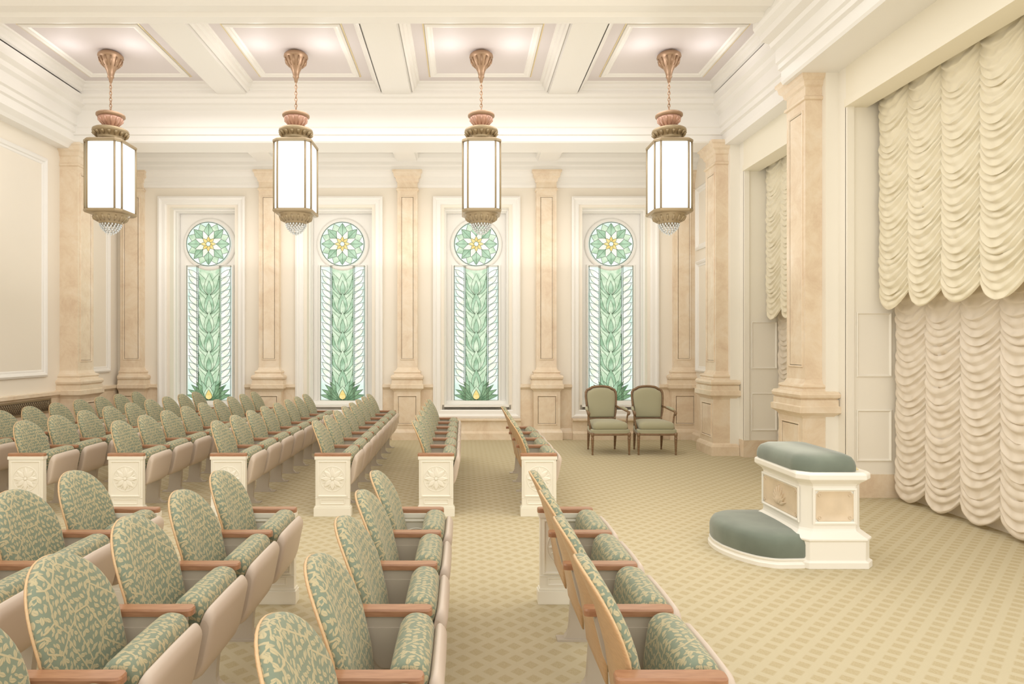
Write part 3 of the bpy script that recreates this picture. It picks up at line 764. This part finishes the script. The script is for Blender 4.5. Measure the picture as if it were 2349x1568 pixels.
# ------------------------------------------------------------------ curtains
def tier(xp, y0, y1, ncol, zt_, zb_, pitch, seed, scal=.16):
    rnd = random.Random(seed); H = zt_-zb_; N = int(H/pitch); sub = 8; per = 20
    ny = ncol*per; ns = N*sub; mb = MB(); vs = []
    ph = [[rnd.uniform(-.35, .35) for _ in range(N+2)] for _ in range(ncol+1)]
    am = [[rnd.uniform(.55, 1.3) for _ in range(N+2)] for _ in range(ncol+1)]
    for i in range(ns+1):
        s = i/ns; f = s*N
        for j in range(ny+1):
            c = min(j//per, ncol-1); u = (j-c*per)/per; cc = 2*u-1; dr = 1-cc*cc
            y = y0+(y1-y0)*j/ny
            k = int(f); fr = f-k
            sgx = sin(f*.9+c*2.1)*.006
            g = (fr**1.8)*(1-fr)**.45*2.4
            A = am[c][min(k, N)]
            b = .034*A*g*(.3+.7*dr**.5) + .055*dr**.7 + .007*sin(cc*11+k*2.3)*fr*(1-fr)*4
            z = zt_-s*H - (scal*dr**.85*min(1, s*5+.15)) + ph[c][min(k, N)]*pitch*dr*(4*fr*(1-fr)) + .010*sin(cc*2.5+k*1.3+c)
            vs.append((xp-b+sgx-.02*g*(1-dr), y, z))
    fs = [(i*(ny+1)+j, i*(ny+1)+j+1, (i+1)*(ny+1)+j+1, (i+1)*(ny+1)+j) for i in range(ns) for j in range(ny)]
    mb.add(vs, fs, 0, True)
    return mb
def curtain(y0, y1, n, lab):
    e = bpy.data.objects.new('curtain', None); COL.objects.link(e); e.location = (0, 0, 0)
    e['label'] = lab; e['category'] = 'curtain'; e['group'] = 'ivory austrian curtains'
    link('upper_swag', tier(4.83, y0, y1, n, 4.90, 2.36, .078, 3, .19).mesh('upper_swag', [SILK]), e)
    link('lower_swag', tier(5.02, y0+.0, y1, n, 2.6, .18, .085, 8, .16).mesh('lower_swag', [SILK_BACKLIT]), e, label='ivory gathered lower panel tinted pink for backlight')
curtain(4.12, 7.55, 7, 'ivory gathered austrian curtain with scalloped swags beside marble pier')
curtain(8.47, 10.35, 4, 'ivory gathered austrian curtain between two marble pilasters')

# ------------------------------------------------------------------ lights
w = bpy.data.worlds.new('World'); scene.world = w; w.use_nodes = True
bg = w.node_tree.nodes['Background']; bg.inputs['Color'].default_value = (1.0, 0.945, 0.86, 1); bg.inputs['Strength'].default_value = 1.68
def light(kind, name, loc, energy, col, size=.2, rot=(0,0,0), sy=None):
    l = bpy.data.lights.new(name, kind); l.energy = energy; l.color = col
    if kind == 'AREA':
        l.size = size
        if sy: l.shape = 'RECTANGLE'; l.size_y = sy
    else: l.shadow_soft_size = size
    o = bpy.data.objects.new(name, l); COL.objects.link(o); o.location = loc; o.rotation_euler = rot
    return o
for i, x in enumerate(LX):
    for dx in (-.45, .45): light('POINT', 'lamp_uplight', (x+dx, 9.05, 5.60), 3.2, (1.0, .96, .97), .1)
    light('POINT', 'recess_fill', (x, 11.6, 3.4), 11, (1.0, .95, .90), .4)  # added fill without a fixture, brightens the window reveals
light('AREA', 'ceiling_fill', (-1, 9.3, 5.5), 80, (1, .96, .92), 8, (0,0,0), 1.5)  # added soft fill facing down to lighten the walls, no fixture
light('AREA', 'upward_fill', (-1, 8.8, 2.4), 60, (1, .96, .92), 9, (pi,0,0), 3.5)  # added up-facing fill for beam undersides, stands in for floor bounce
light('AREA', 'recess_up_fill', (-1, 11.75, 3.2), 20, (1, .96, .92), 9, (pi,0,0), .7)  # added fill aimed up to brighten the recess ceiling
light('AREA', 'curtain_fill', (3.2, 6.0, 4.3), 36, (1, .90, .72), 1.5, (0, radians(60), 0), 2)  # added warm fill aimed at the upper curtain, no lamp there
light('AREA', 'curtain_fill', (3.0, 6.0, 1.6), 14, (1, .88, .76), 1.2, (0, radians(90), 0), 2)  # second added fill, for the lower curtain

# ------------------------------------------------------------------ camera
cd = bpy.data.cameras.new('cam'); cam = bpy.data.objects.new('camera', cd); COL.objects.link(cam)
cam.location = (0, 0, 1.75); cam.rotation_euler = (radians(90), 0, 0)
cd.sensor_fit = 'HORIZONTAL'; cd.sensor_width = 36; cd.lens = 1500/2349*36
cd.shift_x = (1174.5-1062)/2349; cd.shift_y = (795-784)/2349
scene.camera = cam
